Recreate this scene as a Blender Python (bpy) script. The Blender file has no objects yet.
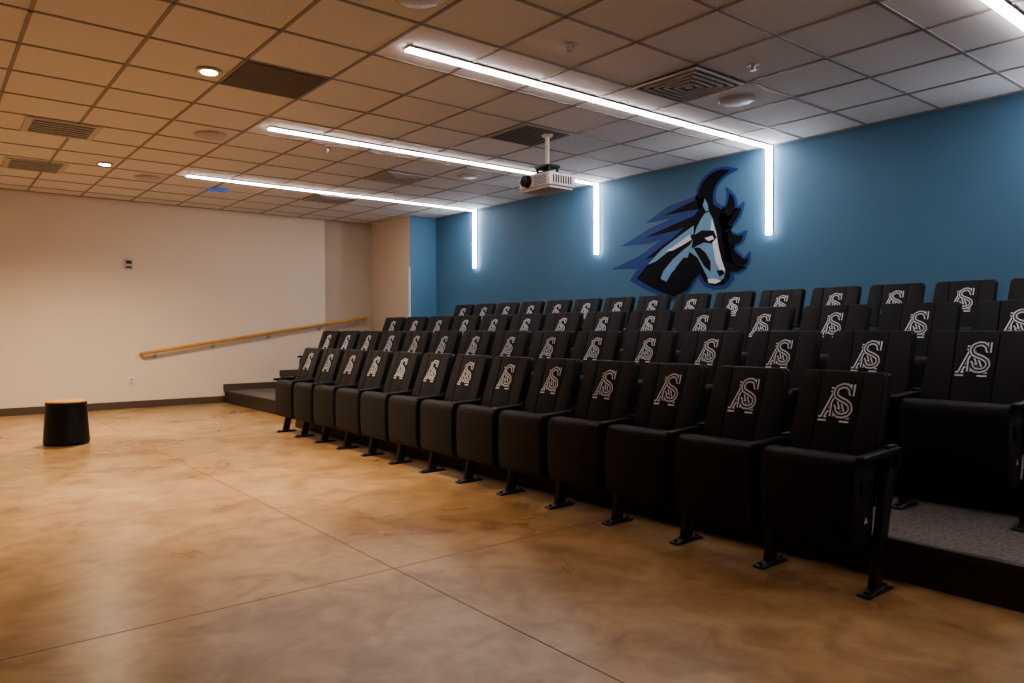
import bpy, bmesh, math, random
from mathutils import Vector, Matrix
random.seed(3)
SC=bpy.context.scene; COL=SC.collection
SC.view_settings.look='AgX - Medium High Contrast'
H=1.095; CEIL=2.895
XW=6.584; YF=11.40; XL0=-4.0; YB=-2.6; X1=6.10; Y2=10.15
STEP=.178; ROWP=.87; XR=3.30

# ---------------------------------------------------------------- materials
def mat(name,col,rough=.6,metal=0,col2=None,scale=20,bump=0,bscale=200,emit=None,estr=0,spec=.5,detail=4):
    m=bpy.data.materials.new(name);m.use_nodes=True
    nt=m.node_tree;b=nt.nodes['Principled BSDF']
    b.inputs['Base Color'].default_value=(*col,1)
    b.inputs['Roughness'].default_value=rough
    b.inputs['Metallic'].default_value=metal
    b.inputs['Specular IOR Level'].default_value=spec
    tc=nt.nodes.new('ShaderNodeTexCoord')
    if col2 is None: col2=tuple(c*.88 for c in col)
    n=nt.nodes.new('ShaderNodeTexNoise');n.inputs['Scale'].default_value=scale;n.inputs['Detail'].default_value=detail
    nt.links.new(tc.outputs['Object'],n.inputs['Vector'])
    r=nt.nodes.new('ShaderNodeValToRGB')
    r.color_ramp.elements[0].position=.3;r.color_ramp.elements[1].position=.7
    r.color_ramp.elements[0].color=(*col2,1);r.color_ramp.elements[1].color=(*col,1)
    nt.links.new(n.outputs['Fac'],r.inputs['Fac'])
    nt.links.new(r.outputs['Color'],b.inputs['Base Color'])
    if bump:
        n2=nt.nodes.new('ShaderNodeTexNoise');n2.inputs['Scale'].default_value=bscale
        nt.links.new(tc.outputs['Object'],n2.inputs['Vector'])
        bp=nt.nodes.new('ShaderNodeBump');bp.inputs['Strength'].default_value=bump;bp.inputs['Distance'].default_value=.002
        nt.links.new(n2.outputs['Fac'],bp.inputs['Height']);nt.links.new(bp.outputs['Normal'],b.inputs['Normal'])
    if emit:
        b.inputs['Emission Color'].default_value=(*emit,1);b.inputs['Emission Strength'].default_value=estr
    return m

M_blue=mat('blue_paint',(.088,.205,.325),.6,scale=1.5,col2=(.084,.195,.31),bump=.1,spec=.3)
M_cream=mat('cream_paint',(.74,.64,.51),.6,scale=2,col2=(.73,.63,.50),bump=.1)
M_tan=mat('tan_wall',(.53,.44,.34),.6,scale=2,bump=.1)  # darker tone for the right-hand section of the far wall
M_ceil=mat('acoustic_tile',(.76,.75,.765),.9,scale=60,col2=(.71,.70,.715),bump=.4,bscale=120)
M_tbar=mat('ceiling_tbar',(.33,.315,.315),.6)
M_base=mat('dark_baseboard',(.10,.07,.05),.5)
M_fab=mat('black_upholstery',(.0115,.0122,.0145),.65,scale=80,bump=.25,bscale=600,spec=.35)
M_plas=mat('black_plastic',(.010,.0105,.012),.45,bump=.1,spec=.35)
M_met=mat('black_steel',(.010,.010,.012),.45,metal=.0)
M_white=mat('white_print',(.84,.90,.99),.6)
M_ink=mat('black_print',(.008,.008,.010),.6)
M_led=mat('led_diffuser',(.9,.9,.9),.4,emit=(1.0,.89,.87),estr=38)
M_led2=mat('led_wall_diffuser',(.9,.9,.9),.4,emit=(.93,.94,1.0),estr=34)
M_bulb=mat('downlight_lens',(.9,.8,.6),.4,emit=(1,.80,.50),estr=30)
M_alu=mat('aluminium_trim',(.5,.5,.5),.4,metal=.6)
M_vent=mat('vent_metal',(.56,.54,.53),.5)
M_ventd=mat('vent_dark',(.04,.036,.034),.7)
M_spk=mat('speaker_grille',(.54,.51,.48),.7,bump=.6,bscale=400)
M_proj=mat('projector_white',(.78,.77,.76),.4)
M_lens=mat('lens_glass',(.01,.01,.015),.1)
M_oak=mat('oak_wood',(.58,.31,.075),.4,scale=12,col2=(.48,.23,.05))
M_carpet=mat('platform_carpet',(.20,.175,.16),.95,scale=55,col2=(.08,.07,.065),bump=.8,bscale=300,detail=8)
M_riser=mat('rubber_riser',(.04,.032,.028),.6,scale=40)
M_paneld=mat('dark_return_panel',(.14,.132,.128),.7)

# floor: cloudy dyed concrete with a satin polish
def floor_mat():
    m=bpy.data.materials.new('polished_concrete');m.use_nodes=True;nt=m.node_tree;b=nt.nodes['Principled BSDF']
    tc=nt.nodes.new('ShaderNodeTexCoord')
    def noise(s,d=6,dist=0,rg=.5):
        n=nt.nodes.new('ShaderNodeTexNoise');n.inputs['Scale'].default_value=s;n.inputs['Detail'].default_value=d;n.inputs['Distortion'].default_value=dist;n.inputs['Roughness'].default_value=rg
        nt.links.new(tc.outputs['Object'],n.inputs['Vector']);return n
    n1=noise(1.0,5,.6,.52);n2=noise(4.2,7,.7,.62);n3=noise(14,3,0,.5)
    r1=nt.nodes.new('ShaderNodeValToRGB');e=r1.color_ramp.elements
    e[0].position=.30;e[0].color=(.33,.195,.085,1);e[1].position=.70;e[1].color=(.54,.355,.18,1)
    nt.links.new(n1.outputs['Fac'],r1.inputs['Fac'])
    def mult(col,nz,dark,fac,p0=.25,p1=.7):
        mx=nt.nodes.new('ShaderNodeMix');mx.data_type='RGBA';mx.blend_type='MULTIPLY';mx.inputs[0].default_value=fac
        r2=nt.nodes.new('ShaderNodeValToRGB');e=r2.color_ramp.elements
        e[0].position=p0;e[0].color=(*dark,1);e[1].position=p1;e[1].color=(1,1,1,1)
        nt.links.new(nz.outputs['Fac'],r2.inputs['Fac'])
        nt.links.new(col,mx.inputs[6]);nt.links.new(r2.outputs['Color'],mx.inputs[7]);return mx.outputs[2]
    c=mult(r1.outputs['Color'],n2,(.56,.48,.39),.9,.30,.58)
    c=mult(c,n3,(.80,.76,.70),.5)
    nt.links.new(c,b.inputs['Base Color'])
    mr=nt.nodes.new('ShaderNodeMapRange');mr.inputs['From Min'].default_value=.2;mr.inputs['From Max'].default_value=.8
    mr.inputs['To Min'].default_value=.24;mr.inputs['To Max'].default_value=.36
    nt.links.new(n1.outputs['Fac'],mr.inputs['Value']);nt.links.new(mr.outputs['Result'],b.inputs['Roughness'])
    return m
M_floor=floor_mat()
M_joint=mat('floor_joint',(.17,.095,.045),.8)

# ---------------------------------------------------------------- mesh builder
class MB:
    def __init__(s): s.v=[];s.f=[];s.m=[];s.mats=[]
    def mi(s,m):
        if m not in s.mats:s.mats.append(m)
        return s.mats.index(m)
    def add(s,verts,faces,m):
        o=len(s.v);s.v+= [tuple(v) for v in verts];i=s.mi(m)
        for f in faces:s.f.append([o+k for k in f]);s.m.append(i)
    def bm(s,bm,m,M=None):
        bm.verts.index_update()
        vs=[(M@v.co if M else v.co.copy()) for v in bm.verts]
        s.add(vs,[[v.index for v in f.verts] for f in bm.faces],m);bm.free()
    def box(s,x0,x1,y0,y1,z0,z1,m,bev=0,seg=2,M=None):
        bm=bmesh.new()
        vs=[bm.verts.new((x,y,z)) for x in(x0,x1) for y in(y0,y1) for z in(z0,z1)]
        for f in((0,1,3,2),(4,6,7,5),(0,4,5,1),(2,3,7,6),(0,2,6,4),(1,5,7,3)):bm.faces.new([vs[i] for i in f])
        if bev:bmesh.ops.bevel(bm,geom=bm.edges[:],offset=bev,segments=seg,profile=.5,affect='EDGES')
        bmesh.ops.recalc_face_normals(bm,faces=bm.faces)
        s.bm(bm,m,M)
    def prism(s,prof,a0,a1,m,axis='y',bev=0,seg=2,M=None):
        # prof: 2D loop; axis y: (x,z); axis x: (y,z); axis z: (x,y)
        bm=bmesh.new()
        def P(p,a):
            return (p[0],a,p[1]) if axis=='y' else ((a,p[0],p[1]) if axis=='x' else (p[0],p[1],a))
        A=[bm.verts.new(P(p,a0)) for p in prof];B=[bm.verts.new(P(p,a1)) for p in prof]
        n=len(prof);bm.faces.new(A);bm.faces.new(B[::-1])
        for i in range(n):bm.faces.new((A[i],B[i],B[(i+1)%n],A[(i+1)%n]))
        bmesh.ops.recalc_face_normals(bm,faces=bm.faces)
        if bev:bmesh.ops.bevel(bm,geom=bm.edges[:],offset=bev,segments=seg,profile=.5,affect='EDGES')
        s.bm(bm,m,M)
    def cyl(s,p0,p1,r0,r1,m,n=20,caps=True):
        p0=Vector(p0);p1=Vector(p1);d=(p1-p0).normalized()
        a=Vector((0,0,1)) if abs(d.z)<.9 else Vector((1,0,0))
        u=d.cross(a).normalized();w=d.cross(u)
        vs=[];
        for p,r in((p0,r0),(p1,r1)):
            for i in range(n):
                t=2*math.pi*i/n;vs.append(p+u*r*math.cos(t)+w*r*math.sin(t))
        fs=[(i,(i+1)%n,n+(i+1)%n,n+i) for i in range(n)]
        if caps:fs+=[tuple(range(n))[::-1],tuple(range(n,2*n))]
        s.add(vs,fs,m)
    def obj(s,name,loc=(0,0,0),smooth=True,ang=35):
        me=bpy.data.meshes.new(name);me.from_pydata(s.v,[],s.f);me.update()
        for m in s.mats:me.materials.append(m)
        me.polygons.foreach_set('material_index',s.m)
        bm=bmesh.new();bm.from_mesh(me)
        for e in bm.edges:
            if len(e.link_faces)!=2 or e.calc_face_angle(0)>math.radians(ang):e.smooth=False
        for f in bm.faces:f.smooth=smooth
        bm.to_mesh(me);bm.free()
        o=bpy.data.objects.new(name,me);o.location=loc;COL.objects.link(o);return o

def simple(name,x0,x1,y0,y1,z0,z1,m,bev=0):
    b=MB();b.box(x0,x1,y0,y1,z0,z1,m,bev);return b.obj(name)

# ---------------------------------------------------------------- room shell
simple('floor',XL0,XW,YB,YF,-.1,0,M_floor)
simple('ceiling',XL0-.1,XW+.1,YB-.1,YF+.15,CEIL+.004,CEIL+.12,M_ceil)
simple('wall_back',XW,XW+.12,YB,YF+.1,0,CEIL+.004,M_blue)
b=MB()
b.box(XL0,5.23,YF,YF+.12,0,CEIL+.004,M_cream);b.obj('wall_far')
simple('wall_far_recess',5.23,X1,YF+.05,YF+.12,0,CEIL+.004,M_tan)
simple('wall_return',X1,XW,Y2+.006,YF+.12,0,CEIL+.004,M_cream)
simple('wall_return_front',X1,XW,Y2,Y2+.006,0,CEIL+.004,M_blue)
simple('wall_left',XL0-.12,XL0,YB,YF,0,CEIL+.004,M_cream)
simple('wall_rear',XL0,XW,YB-.12,YB,0,CEIL+.004,M_cream)
# corner guard
simple('trim_corner_guard',X1-.012,X1,Y2-.002,Y2+.05,.6,2.08,M_white)
# baseboards following steps
SETB=.30;YS=7.98
b=MB()
b.box(XL0,XR+SETB,YF-.014,YF,0,.10,M_base)
for k in(1,2,3):
    x0=XR+SETB+(k-1)*ROWP;x1=XR+SETB+k*ROWP if k<3 else X1
    x1=min(x1,X1)
    b.box(x0-.02,x1,YF-.014,YF,STEP*k,STEP*k+.10,M_base)
b.obj('baseboard_far')
simple('baseboard_left',XL0,XL0+.014,YB,YF,0,.1,M_base)
# floor joints
b=MB()
b.box(1.6845,1.6895,YB,YF,-.002,.0006,M_joint);b.obj('floor_joint')
b=MB();b.box(XL0,XR,2.963,2.967,-.002,.0006,M_joint);b.obj('floor_joint')

# seating platform
b=MB();e=.002
for (ya,yb,sb) in((YB+e,YS,0),(YS,YF-.015,SETB)):
    for k in(1,2,3):
        x0=XR+sb+(k-1)*ROWP;x1=XR+sb+k*ROWP
        if k==3:
            segs=[(x0,XW-e,ya,min(yb,Y2-e))]
            if yb>Y2:segs.append((x0,X1-e,Y2-e,yb))
        else:segs=[(x0,x1,ya,yb)]
        for q in segs:
            b.box(*q,0.0005,STEP*k-.012,M_riser);b.box(q[0]+.03,*q[1:],STEP*k-.012,STEP*k,M_carpet)
        b.box(x0-.012,x0+.03,ya,yb,STEP*k-.03,STEP*k+.002,M_riser,bev=.004)
        b.box(x0-.008,x0,ya,yb,STEP*(k-1)+.0005,STEP*(k-1)+.05,M_riser)
b.obj('floor_platform')

# ceiling T-bar grid
T=.605;GX=4.15;GY=3.15
b=MB()
x=GX-T*14
while x<XW:
    if x>XL0:b.box(x-.0115,x+.0115,YB,YF,CEIL-.002,CEIL+.004,M_tbar)
    x+=T
y=GY-T*10
while y<YF:
    if y>YB:b.box(XL0,XW,y-.0115,y+.0115,CEIL-.002,CEIL+.004,M_tbar)
    y+=T
b.box(XL0,XW,YF-.02,YF,CEIL-.004,CEIL+.004,M_tbar);b.box(XW-.02,XW,YB,Y2,CEIL-.004,CEIL+.004,M_tbar)
b.obj('ceiling_grid')

# ---------------------------------------------------------------- lights
for s in(-1.05,1.52,4.108,6.483,9.048):
    b=MB();w=.030
    b.box(2.45,XW-.03,s-w-.006,s+w+.006,CEIL-.012,CEIL-.0045,M_alu)
    b.box(2.455,XW-.03,s-w,s+w,CEIL-.022,CEIL-.0115,M_led)
    b.box(XW-.014,XW-.001,s-.034,s+.034,2.016,CEIL-.005,M_alu)
    b.box(XW-.038,XW-.0135,s-.026,s+.026,2.02,CEIL-.008,M_led2)
    b.obj('linear_led_light')
def downlight(x,y,on=True,power=0,cone=150):
    b=MB()
    b.cyl((x,y,CEIL-.012),(x,y,CEIL-.0045),.075,.085,M_spk,n=28)
    b.cyl((x,y,CEIL-.016),(x,y,CEIL-.0115),.052,.055,M_bulb if on else M_vent,n=24)
    b.obj('recessed_downlight')
    if power:
        l=bpy.data.lights.new('downlight_lamp','SPOT');l.energy=power;l.color=(1,.79,.57);l.spot_size=math.radians(cone);l.spot_blend=.95;l.shadow_soft_size=.06
        o=bpy.data.objects.new('downlight_lamp',l);o.location=(x,y,CEIL-.03);COL.objects.link(o)
for x,y,p,c in((1.6,1.7,0,0),(1.6,5.34,600,105),(1.6,9.0,540,150),(-1.2,1.7,0,0),(-1.2,5.34,50,110),(-1.2,9.0,300,150)):
    downlight(x,y,p>0,p,c)

# ---------------------------------------------------------------- ceiling fittings
def diffuser(cx,cy,hx=.285,hy=.285,name='ceiling_air_diffuser'):
    b=MB();z=CEIL-.0045
    b.box(cx-hx,cx+hx,cy-hy,cy+hy,z-.004,z,M_ventd)
    k=0;ax=hx;ay=hy
    while min(ax,ay)>.05:
        w=.018
        for q in((cx-ax,cx+ax,cy-ay,cy-ay+w),(cx-ax,cx+ax,cy+ay-w,cy+ay),(cx-ax,cx-ax+w,cy-ay+w,cy+ay-w),(cx+ax-w,cx+ax,cy-ay+w,cy+ay-w)):
            b.box(*q,z-.016-.002*k,z-.004,M_vent)
        ax-=.052;ay-=.052;k+=1
    b.box(cx-ax,cx+ax,cy-ay,cy+ay,z-.02,z-.004,M_vent)
    b.obj(name)
TX=lambda i:1.73+.3025+T*i
TY=lambda i:3.15+.3025+T*i
for i in(0,7,10):diffuser(TX(4),TY(i))
def linvent(cx,cy):
    b=MB();z=CEIL-.0045
    b.box(cx-.285,cx+.285,cy-.285,cy+.285,z-.004,z,M_vent)
    b.box(cx-.23,cx+.23,cy-.23,cy+.23,z-.006,z-.004,M_ventd)
    for j in range(6):
        yy=cy-.2+j*.08
        b.box(cx-.23,cx+.23,yy-.012,yy+.012,z-.014,z-.006,M_vent)
    b.obj('ceiling_air_vent')
linvent(TX(-2)+.2,TY(7));linvent(TX(-2)+.2,TY(10)+.1)
# perforated return by the projector
b=MB();cx,cy=TX(4),TY(3);z=CEIL-.0045
b.box(cx-.29,cx+.29,cy-.29,cy+.29,z-.004,z,M_vent)
for i in range(14):
    b.box(cx-.26,cx+.26,cy-.26+i*.039,cy-.26+i*.039+.018,z-.007,z-.004,M_ventd)
b.obj('ceiling_return_grille')
b=MB();cx,cy=TX(0),TY(3);b.box(cx-.285,cx+.285,cy-.285,cy+.285,CEIL-.007,CEIL-.0045,M_paneld);b.obj('ceiling_return_panel')
def speaker(cx,cy,m=M_spk):
    b=MB();z=CEIL-.0045
    b.cyl((cx,cy,z-.012),(cx,cy,z),.125,.14,M_spk,n=36);b.cyl((cx,cy,z-.015),(cx,cy,z-.0115),.112,.118,M_vent,n=36)
    b.obj('ceiling_speaker')
for p in((TX(0)+.1,TY(0)),(TX(0)+.1,TY(6)),(TX(0)+.1,TY(10)),(TX(5),TY(0)),(TX(5),TY(6))):speaker(*p)
for p in((3.24,3.44),(4.47,2.92),(3.2,6.9),(4.9,8.5)):
    b=MB();b.cyl((p[0],p[1],CEIL-.01),(p[0],p[1],CEIL-.0045),.038,.042,M_vent,n=20);b.cyl((p[0],p[1],CEIL-.035),(p[0],p[1],CEIL-.01),.012,.016,M_alu,n=12)
    b.cyl((p[0],p[1],CEIL-.04),(p[0],p[1],CEIL-.035),.022,.022,M_alu,n=12);b.obj('fire_sprinkler')
b=MB();M_bl=mat('blue_panel',(.03,.10,.25),.4,emit=(.03,.14,.45),estr=.5)  # small blue ceiling panel with a faint emission of its own
b.box(2.9,3.13,9.66,9.83,CEIL-.02,CEIL-.0045,M_bl,bev=.004);b.obj('ceiling_blue_panel')

# ---------------------------------------------------------------- projector
b=MB();px,py,pz=4.56,5.14,2.45
b.box(px-.165,px+.165,py-.21,py+.21,pz-.064,pz+.057,M_proj,bev=.018,seg=3)
b.box(px-.145,px+.145,py-.19,py+.19,pz-.085,pz-.063,M_vent,bev=.006)
b.cyl((px-.160,py+.09,pz),(px-.21,py+.09,pz),.058,.052,M_plas,n=28)
b.cyl((px-.209,py+.09,pz),(px-.212,py+.09,pz),.042,.042,M_lens,n=28)
b.box(px-.171,px-.164,py-.17,py-.01,pz-.045,pz+.035,M_ventd)
for i in range(6):b.box(px-.173,px-.165,py-.17,py-.01,pz-.04+i*.013,pz-.034+i*.013,M_proj)
for i in range(8):b.box(px-.12+i*.03,px-.105+i*.03,py-.213,py-.209,pz-.04,pz+.03,M_ventd)
b.box(px-.11,px+.11,py-.13,py+.13,pz+.057,pz+.078,M_plas,bev=.003)
for a in(-1,1):
    for c in(-1,1):b.box(px+c*.05-.010,px+c*.05+.010,py+a*.08-.008,py+a*.08+.008,pz+.075,pz+.14,M_plas)
b.box(px-.07,px+.07,py-.10,py+.10,pz+.125,pz+.15,M_plas,bev=.004)
b.cyl((px,py,pz+.14),(px,py,CEIL-.02),.020,.020,M_proj,n=20)
b.cyl((px,py,CEIL-.03),(px,py,CEIL-.0085),.035,.06,M_proj,n=24)
b.cyl((px+.03,py+.02,pz+.06),(px+.015,py+.015,CEIL-.03),.005,.005,M_plas,n=8)
b.obj('ceiling_projector')

# ---------------------------------------------------------------- handrail
def tube(b,pts,r,m,n=14):
    for a,c in zip(pts[:-1],pts[1:]):b.cyl(a,c,r,r,m,n)
b=MB();yr=YF-.085
A=Vector((2.45,yr,.765));E=Vector((5.95,yr,1.30))
tube(b,[A,E],.023,M_oak,18)
tube(b,[A,A+Vector((0,.08,-.005))],.021,M_oak,18)
tube(b,[E,E+Vector((0,.08,0))],.021,M_oak,18)
for t in(.05,.28,.52,.76,.95):
    p=A.lerp(E,t);yy=YF+(.05 if p.x>5.23 else 0)
    b.cyl(p+Vector((0,0,-.02)),p+Vector((0,.02,-.06)),.007,.007,M_alu,10)
    b.cyl(p+Vector((0,.02,-.06)),(p.x,yy-.004,p.z-.07),.007,.007,M_alu,10)
    b.cyl((p.x,yy-.008,p.z-.07),(p.x,yy,p.z-.07),.03,.03,M_alu,16)
b.obj('wooden_handrail')
# thermostat and outlet
b=MB();b.box(2.25,2.36,YF-.022,YF,1.94,2.09,M_vent,bev=.006);b.box(2.27,2.34,YF-.026,YF-.021,2.02,2.065,M_ventd);b.box(2.27,2.34,YF-.028,YF-.021,1.96,1.985,M_ventd);b.obj('wall_thermostat')
b=MB();b.box(2.29,2.36,YF-.008,YF,.33,.445,M_proj,bev=.003)
for z in(.355,.405):b.box(2.305,2.345,YF-.010,YF-.007,z-.012,z+.018,M_vent,bev=.002);b.box(2.315,2.319,YF-.0115,YF-.009,z-.003,z+.012,M_ventd);b.box(2.331,2.335,YF-.0115,YF-.009,z-.003,z+.012,M_ventd)
b.obj('wall_outlet')

# ---------------------------------------------------------------- stool
b=MB();n=40
prof=[(0,.0),(.175,.0),(.190,.004),(.198,.02),(.196,.05),(.184,.22),(.172,.375),(.172,.380),(.176,.384),(.176,.404),(.172,.414),(.150,.420),(0,.421)]
ms=[M_plas]*9+[M_oak]*3
for i in range(len(prof)-1):
    (r0,z0),(r1,z1)=prof[i],prof[i+1]
    ra=max(r0,1e-4);rb=max(r1,1e-4)
    vs=[(r*math.cos(2*math.pi*k/n),r*math.sin(2*math.pi*k/n),z) for r,z in((ra,z0),(rb,z1)) for k in range(n)]
    b.add(vs,[(k,(k+1)%n,n+(k+1)%n,n+k) for k in range(n)],ms[i])
b.obj('round_stool',(1.11,8.25,0))

# ---------------------------------------------------------------- chair
def ribbon(b,pts,w,m,fn,n,disc=True):
    for p,q in zip(pts[:-1],pts[1:]):
        dx,dy=q[0]-p[0],q[1]-p[1];L=math.hypot(dx,dy) or 1
        ox,oy=-dy/L*w/2,dx/L*w/2
        b.add([fn(p[0]+ox,p[1]+oy,n),fn(p[0]-ox,p[1]-oy,n),fn(q[0]-ox,q[1]-oy,n),fn(q[0]+ox,q[1]+oy,n)],[(0,1,2,3)],m)
    if disc:
        for p in pts[1:-1]:
            b.add([fn(p[0]+w/2*math.cos(t*math.pi/5),p[1]+w/2*math.sin(t*math.pi/5),n) for t in range(10)],[tuple(range(10))],m)
sx=lambda pts:[(p[0]*.76+.13,p[1]*.92+.08) for p in pts]
SP=sx([(.30,.18),(.25,.33),(.12,.42),(-.06,.43),(-.24,.36),(-.31,.23),(-.25,.10),(-.08,.03),(.12,-.03),(.29,-.12),(.35,-.26),(.27,-.39),(.08,-.45),(-.12,-.44),(-.26,-.34),(-.31,-.2)])
S_STROKES=[SP,sx([(.33,.14),(.33,.48)]),sx([(-.34,-.14),(-.34,-.49)])]
A_STROKES=[[(-.40,-.43),(-.10,.34)],[(-.10,.34),(.26,-.43)],[(-.30,-.19),(.12,-.19)],[(-.52,-.44),(-.27,-.44)],[(.12,-.44),(.40,-.44)],[(-.25,.35),(.0,.35)]]
def chair_mesh(pitch,both=False,letter=False):
    b=MB();hw=pitch/2
    a=math.radians(19);sa,ca=math.sin(a),math.cos(a)
    bx,bz=.075,.45
    def back(y,s,n):return (bx+s*sa-n*ca,y,bz+s*ca+n*sa)
    Mb=Matrix(((-ca,0,sa,bx),(0,1,0,0),(sa,0,ca,bz),(0,0,0,1)))  # local (n,y,s)
    wt=hw-.043;wb=hw-.028
    def outline(wt,wb,s0,s1,r):
        o=[(-wb,s0),(wb,s0)]
        for k in range(5):
            t=k/4*math.pi/2;o.append((wt-r+r*math.cos(t),s1-r+r*math.sin(t)))
        for k in range(5):
            t=math.pi/2+k/4*math.pi/2;o.append((-wt+r+r*math.cos(t),s1-r+r*math.sin(t)))
        return o
    b.prism(outline(wt,wb,-.10,.485,.022),-.055,-.018,M_plas,axis='x',bev=.008,M=Mb)
    g=.0025;ci=.098
    cb=.086
    b.prism([(-cb,-.08),(cb,-.08),(ci,.475),(-ci,.475)],-.025,0,M_fab,axis='x',bev=.005,seg=3,M=Mb)
    for sg in(-1,1):
        pr=[(sg*(cb+g),-.08),(sg*(wb-.003),-.08),(sg*(wt-.003),.455),(sg*(wt-.018),.475),(sg*(ci+g),.475)]
        b.prism(pr,-.025,.002,M_fab,axis='x',bev=.005,seg=3,M=Mb)
    lw,lh,s0=.156,.172,.325
    def fn(h,v,n):return back(-h*lw,s0+v*lh,n)
    for st in A_STROKES:ribbon(b,st,.145,M_white,fn,.0012)
    for st in A_STROKES:ribbon(b,st,.046,M_ink,fn,.0017)
    for st in S_STROKES:ribbon(b,st,.195,M_ink,fn,.0021)
    for st in S_STROKES:ribbon(b,st,.145,M_white,fn,.0026)
    for st in S_STROKES:ribbon(b,st,.046,M_ink,fn,.0031)
    sw=hw-.026
    prof=[(-.085,.190),(-.098,.215),(-.104,.36),(-.100,.52),(-.088,.553),(-.06,.565),(.03,.560),(.055,.535),(.075,.46),(.070,.26),(.045,.200),(.01,.180),(-.055,.178)]
    b.prism(prof,-sw,sw,M_fab,bev=.014,seg=3)
    b.box(-.05,.05,-sw-.006,sw+.006,.40,.47,M_plas)
    ys=[hw]+([-hw] if both else [])
    for y in ys:
        t=.016
        leg=[(-.01,.012),(.055,.012),(.10,.20),(.155,.40),(.235,.555),(.15,.555),(.08,.42),(.035,.22)]
        b.prism(leg,y-t,y+t,M_met,bev=.003)
        b.prism([(-.075,0),(.14,0),(.13,.012),(.06,.022),(.0,.022),(-.07,.010)],y-.028,y+.028,M_met,bev=.003)
        for fx in(-.05,.115):b.cyl((fx,y,.008),(fx,y,.022),.009,.009,M_met,10)
        arm=[(-.10,.556),(-.108,.566),(-.10,.578),(.20,.590),(.235,.583),(.235,.56),(.12,.548)]
        b.prism(arm,y-.022,y+.022,M_plas,bev=.006,seg=2)
        b.box(.12,.20,y-t,y+t,.50,.60,M_plas,bev=.004)
    if letter:
        y=-sw-.0005
        def f2(h,v,n):return (-.0+h*.030,y-n,.30+v*.035)
        for st in A_STROKES[:3]:ribbon(b,st,.16,M_white,f2,.001)
    return b
def put_row(x,z,y0,pitch,n):
    proto=chair_mesh(pitch).obj('auditorium_chair')
    me=proto.data;me.name='auditorium_chair'
    for i in range(n):
        y=y0+i*pitch
        if i==0:
            o=chair_mesh(pitch,True,True).obj('auditorium_chair',(x,y,z))
        elif i==1:proto.location=(x,y,z)
        else:
            o=bpy.data.objects.new('auditorium_chair',me);o.location=(x,y,z);COL.objects.link(o)
XF=3.045;dz=.0022
put_row(XF,0.0008,1.67,.482,13)
put_row(XF+ROWP,STEP+dz,1.42,.5325,15)
put_row(XF+2*ROWP,STEP*2+dz,1.503,.558,14)
put_row(XF+3*ROWP,STEP*3+dz,1.626,.4815,15)

# ---------------------------------------------------------------- mural (flat painted artwork on blue wall)
SA=math.sin(math.radians(38.81));CA=math.cos(math.radians(38.81))
def W(u,v,n=0):
    r=(u-512)/739.;hx=SA+CA*r;hy=CA-SA*r
    d=XW/hx
    return (XW-.0015-n,hy*d,H+(329.3-(u-512)*.0027-v)/739.*d)
M_m1=mat('mural_royal_blue',(.012,.065,.26),.6);M_m2=mat('mural_black',(.004,.006,.014),.6,spec=.2)
M_m3=mat('mural_light_blue',(.20,.40,.62),.6);M_m4=mat('mural_white',(.85,.88,.93),.6)
b=MB()
def poly(pts,m,layer):b.add([W(p[0],p[1],.0012*layer) for p in pts],[tuple(range(len(pts)))],m)
def horn(pts,ws,m,layer):
    L=[];R=[]
    for i,p in enumerate(pts):
        q0=pts[max(i-1,0)];q1=pts[min(i+1,len(pts)-1)]
        dx,dy=q1[0]-q0[0],q1[1]-q0[1];l=math.hypot(dx,dy)
        L.append((p[0]-dy/l*ws[i],p[1]+dx/l*ws[i]));R.append((p[0]+dy/l*ws[i],p[1]-dx/l*ws[i]))
    for i in range(len(pts)-1):poly([L[i],L[i+1],R[i+1],R[i]],m,layer)
def sm(pts,k=6):
    out=[];n=len(pts)
    for i in range(n-1):
        p0=pts[max(i-1,0)];p1=pts[i];p2=pts[i+1];p3=pts[min(i+2,n-1)]
        for j in range(k):
            t=j/k
            out.append(tuple(.5*(2*p1[a]+(p2[a]-p0[a])*t+(2*p0[a]-5*p1[a]+4*p2[a]-p3[a])*t*t+(3*p1[a]-p0[a]-3*p2[a]+p3[a])*t**3) for a in range(len(p1))))
    out.append(pts[-1]);return out
# forelock sweeping up and flame-like mane locks curling down the right-hand side
horns=[[(710,226,8),(706,208,10),(706,193,9.5),(712,181,8),(723,173,5.5),(738,170,.6)],
       [(716,232,8),(724,220,8),(730,210,7),(731,199,5),(726,188,.8)],
       [(722,226,8),(731,220,6.5),(739,211,4),(744,202,.6)],
       [(720,238,9),(730,240,8.5),(739,239,6),(747,231,.6)],
       [(724,248,9),(732,257,8.5),(740,262,7),(746,261,4.5),(750,252,.6)],
       [(722,258,9),(731,267,7),(739,270,4),(747,268,.6)]]
poly([(712,200),(722,206),(730,214),(732,226),(731,240),(735,252),(736,264),(728,262),(722,240),(716,214)],M_m1,1)
poly([(712,204),(720,209),(727,216),(729,228),(728,242),(732,254),(732,262),(727,260),(722,240),(716,214)],M_m2,3)
for h in horns:
    s=sm(h);horn([(p[0],p[1]) for p in s],[p[2]+.2 for p in s],M_m1,1)
    s=sm([h[0]]+h[1:-1]+[(h[-1][0]*.8+h[-2][0]*.2,h[-1][1]*.8+h[-2][1]*.2,.2)]);horn([(p[0],p[1]) for p in s],[max(p[2]-2.4,.1) for p in s],M_m2,3)
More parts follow.
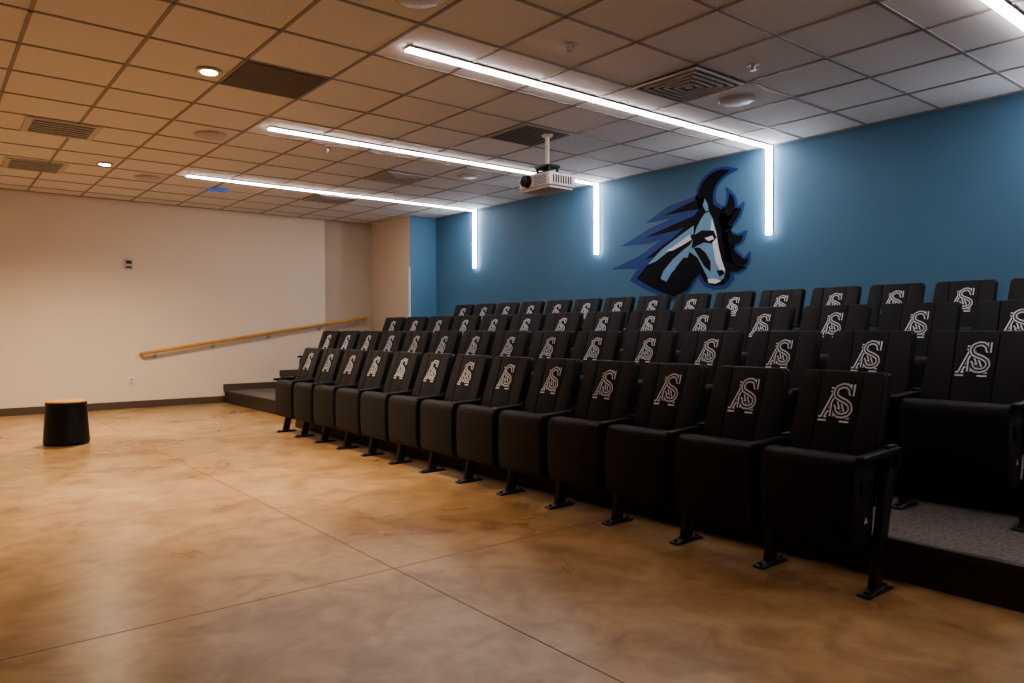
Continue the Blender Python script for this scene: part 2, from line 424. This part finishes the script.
# speed streaks of the mane
poly([(706,192),(692,198),(668,207),(645,224),(672,219),(694,213),(706,214)],M_m1,1)
poly([(704,206),(680,215),(650,229),(621,247),(652,243),(680,234),(700,226)],M_m1,1.3)
poly([(690,222),(664,238),(640,256),(611,270),(640,269),(652,266),(668,252),(690,240)],M_m1,1)
poly([(703,198),(686,205),(664,216),(690,211),(703,209)],M_m2,3)
poly([(700,214),(676,224),(645,238),(676,231),(698,222)],M_m2,3)
poly([(684,231),(664,245),(645,260),(664,254),(684,242)],M_m2,3)
# neck + head outline
poly([(704,198),(714,198),(720,208),(724,222),(727,240),(729,256),(735,270),(734,280),(726,289),(714,290),(704,286),(698,278),(693,287),(686,297),(672,301),(650,292),(630,281),(640,266),(656,250),(672,234),(688,218),(698,206)],M_m1,2)
poly([(704,203),(713,203),(717,212),(721,226),(723,243),(725,258),(731,271),(730,279),(724,285),(714,286),(705,282),(700,274),(694,280),(688,290),(674,297),(654,289),(637,279),(646,267),(660,252),(675,237),(690,222),(699,210)],M_m2,4)
# neck light bands
poly([(694,226),(680,236),(662,250),(648,265),(656,262),(670,251),(684,242),(694,234)],M_m3,5)
poly([(690,235),(678,244),(666,252),(673,251),(684,245),(692,240)],M_m4,5.5)
poly([(692,244),(684,250),(673,260),(664,271),(661,279),(667,282),(672,273),(680,265),(688,258)],M_m3,5)
poly([(684,258),(676,268),(673,284),(680,289),(684,276),(690,268),(696,266),(694,258)],M_m2,6)
# face
poly([(705,214),(709,212),(713,219),(717,233),(719,248),(722,261),(726,271),(724,279),(717,282),(708,278),(703,268),(698,258),(691,253),(688,252),(690,246),(694,238),(697,228),(701,220)],M_m3,5.5)
poly([(712,219),(716,233),(719,248),(722,260),(725.5,270),(722,274),(716,262),(713.5,247),(711,233)],M_m4,6.5)
poly([(694,236),(702,231),(714,231),(717,238),(712,244),(704,243),(698,246),(692,249)],M_m2,7)
poly([(705,238.5),(713,236),(714.5,239.5),(709,241.5)],M_m4,8)
poly([(694,248),(700,248),(706,253),(711,262),(711,272),(705,267),(699,257)],M_m2,7)
poly([(717,271),(723,270),(725,274),(720,277)],M_m2,7)
poly([(708,279),(716,279),(722,281),(716,284),(709,283)],M_m4,6.5)
poly([(706,212),(703,206),(705,199),(708,205),(709,211)],M_m3,5)
b.obj('horse_head_mural',smooth=False)

# ---------------------------------------------------------------- world + camera
w=bpy.data.worlds.new('room_ambient');SC.world=w;w.use_nodes=True
w.node_tree.nodes['Background'].inputs[0].default_value=(.02,.02,.022,1);w.node_tree.nodes['Background'].inputs[1].default_value=.2
cd=bpy.data.cameras.new('camera');cam=bpy.data.objects.new('camera',cd);COL.objects.link(cam);SC.camera=cam
cd.sensor_width=36;cd.lens=738.96/1024*36;cd.clip_start=.05
a=math.radians(38.811);t=math.radians(-.961);r=math.radians(-.156)
F0=Vector((math.sin(a),math.cos(a),0));R0=Vector((math.cos(a),-math.sin(a),0));U0=Vector((0,0,1))
F=F0*math.cos(t)+U0*math.sin(t);U=U0*math.cos(t)-F0*math.sin(t)
R=R0*math.cos(r)+U*math.sin(r);U=U*math.cos(r)-R0*math.sin(r)
Mx=Matrix((R,U,-F)).transposed().to_4x4();Mx.translation=Vector((0,0,H));cam.matrix_world=Mx
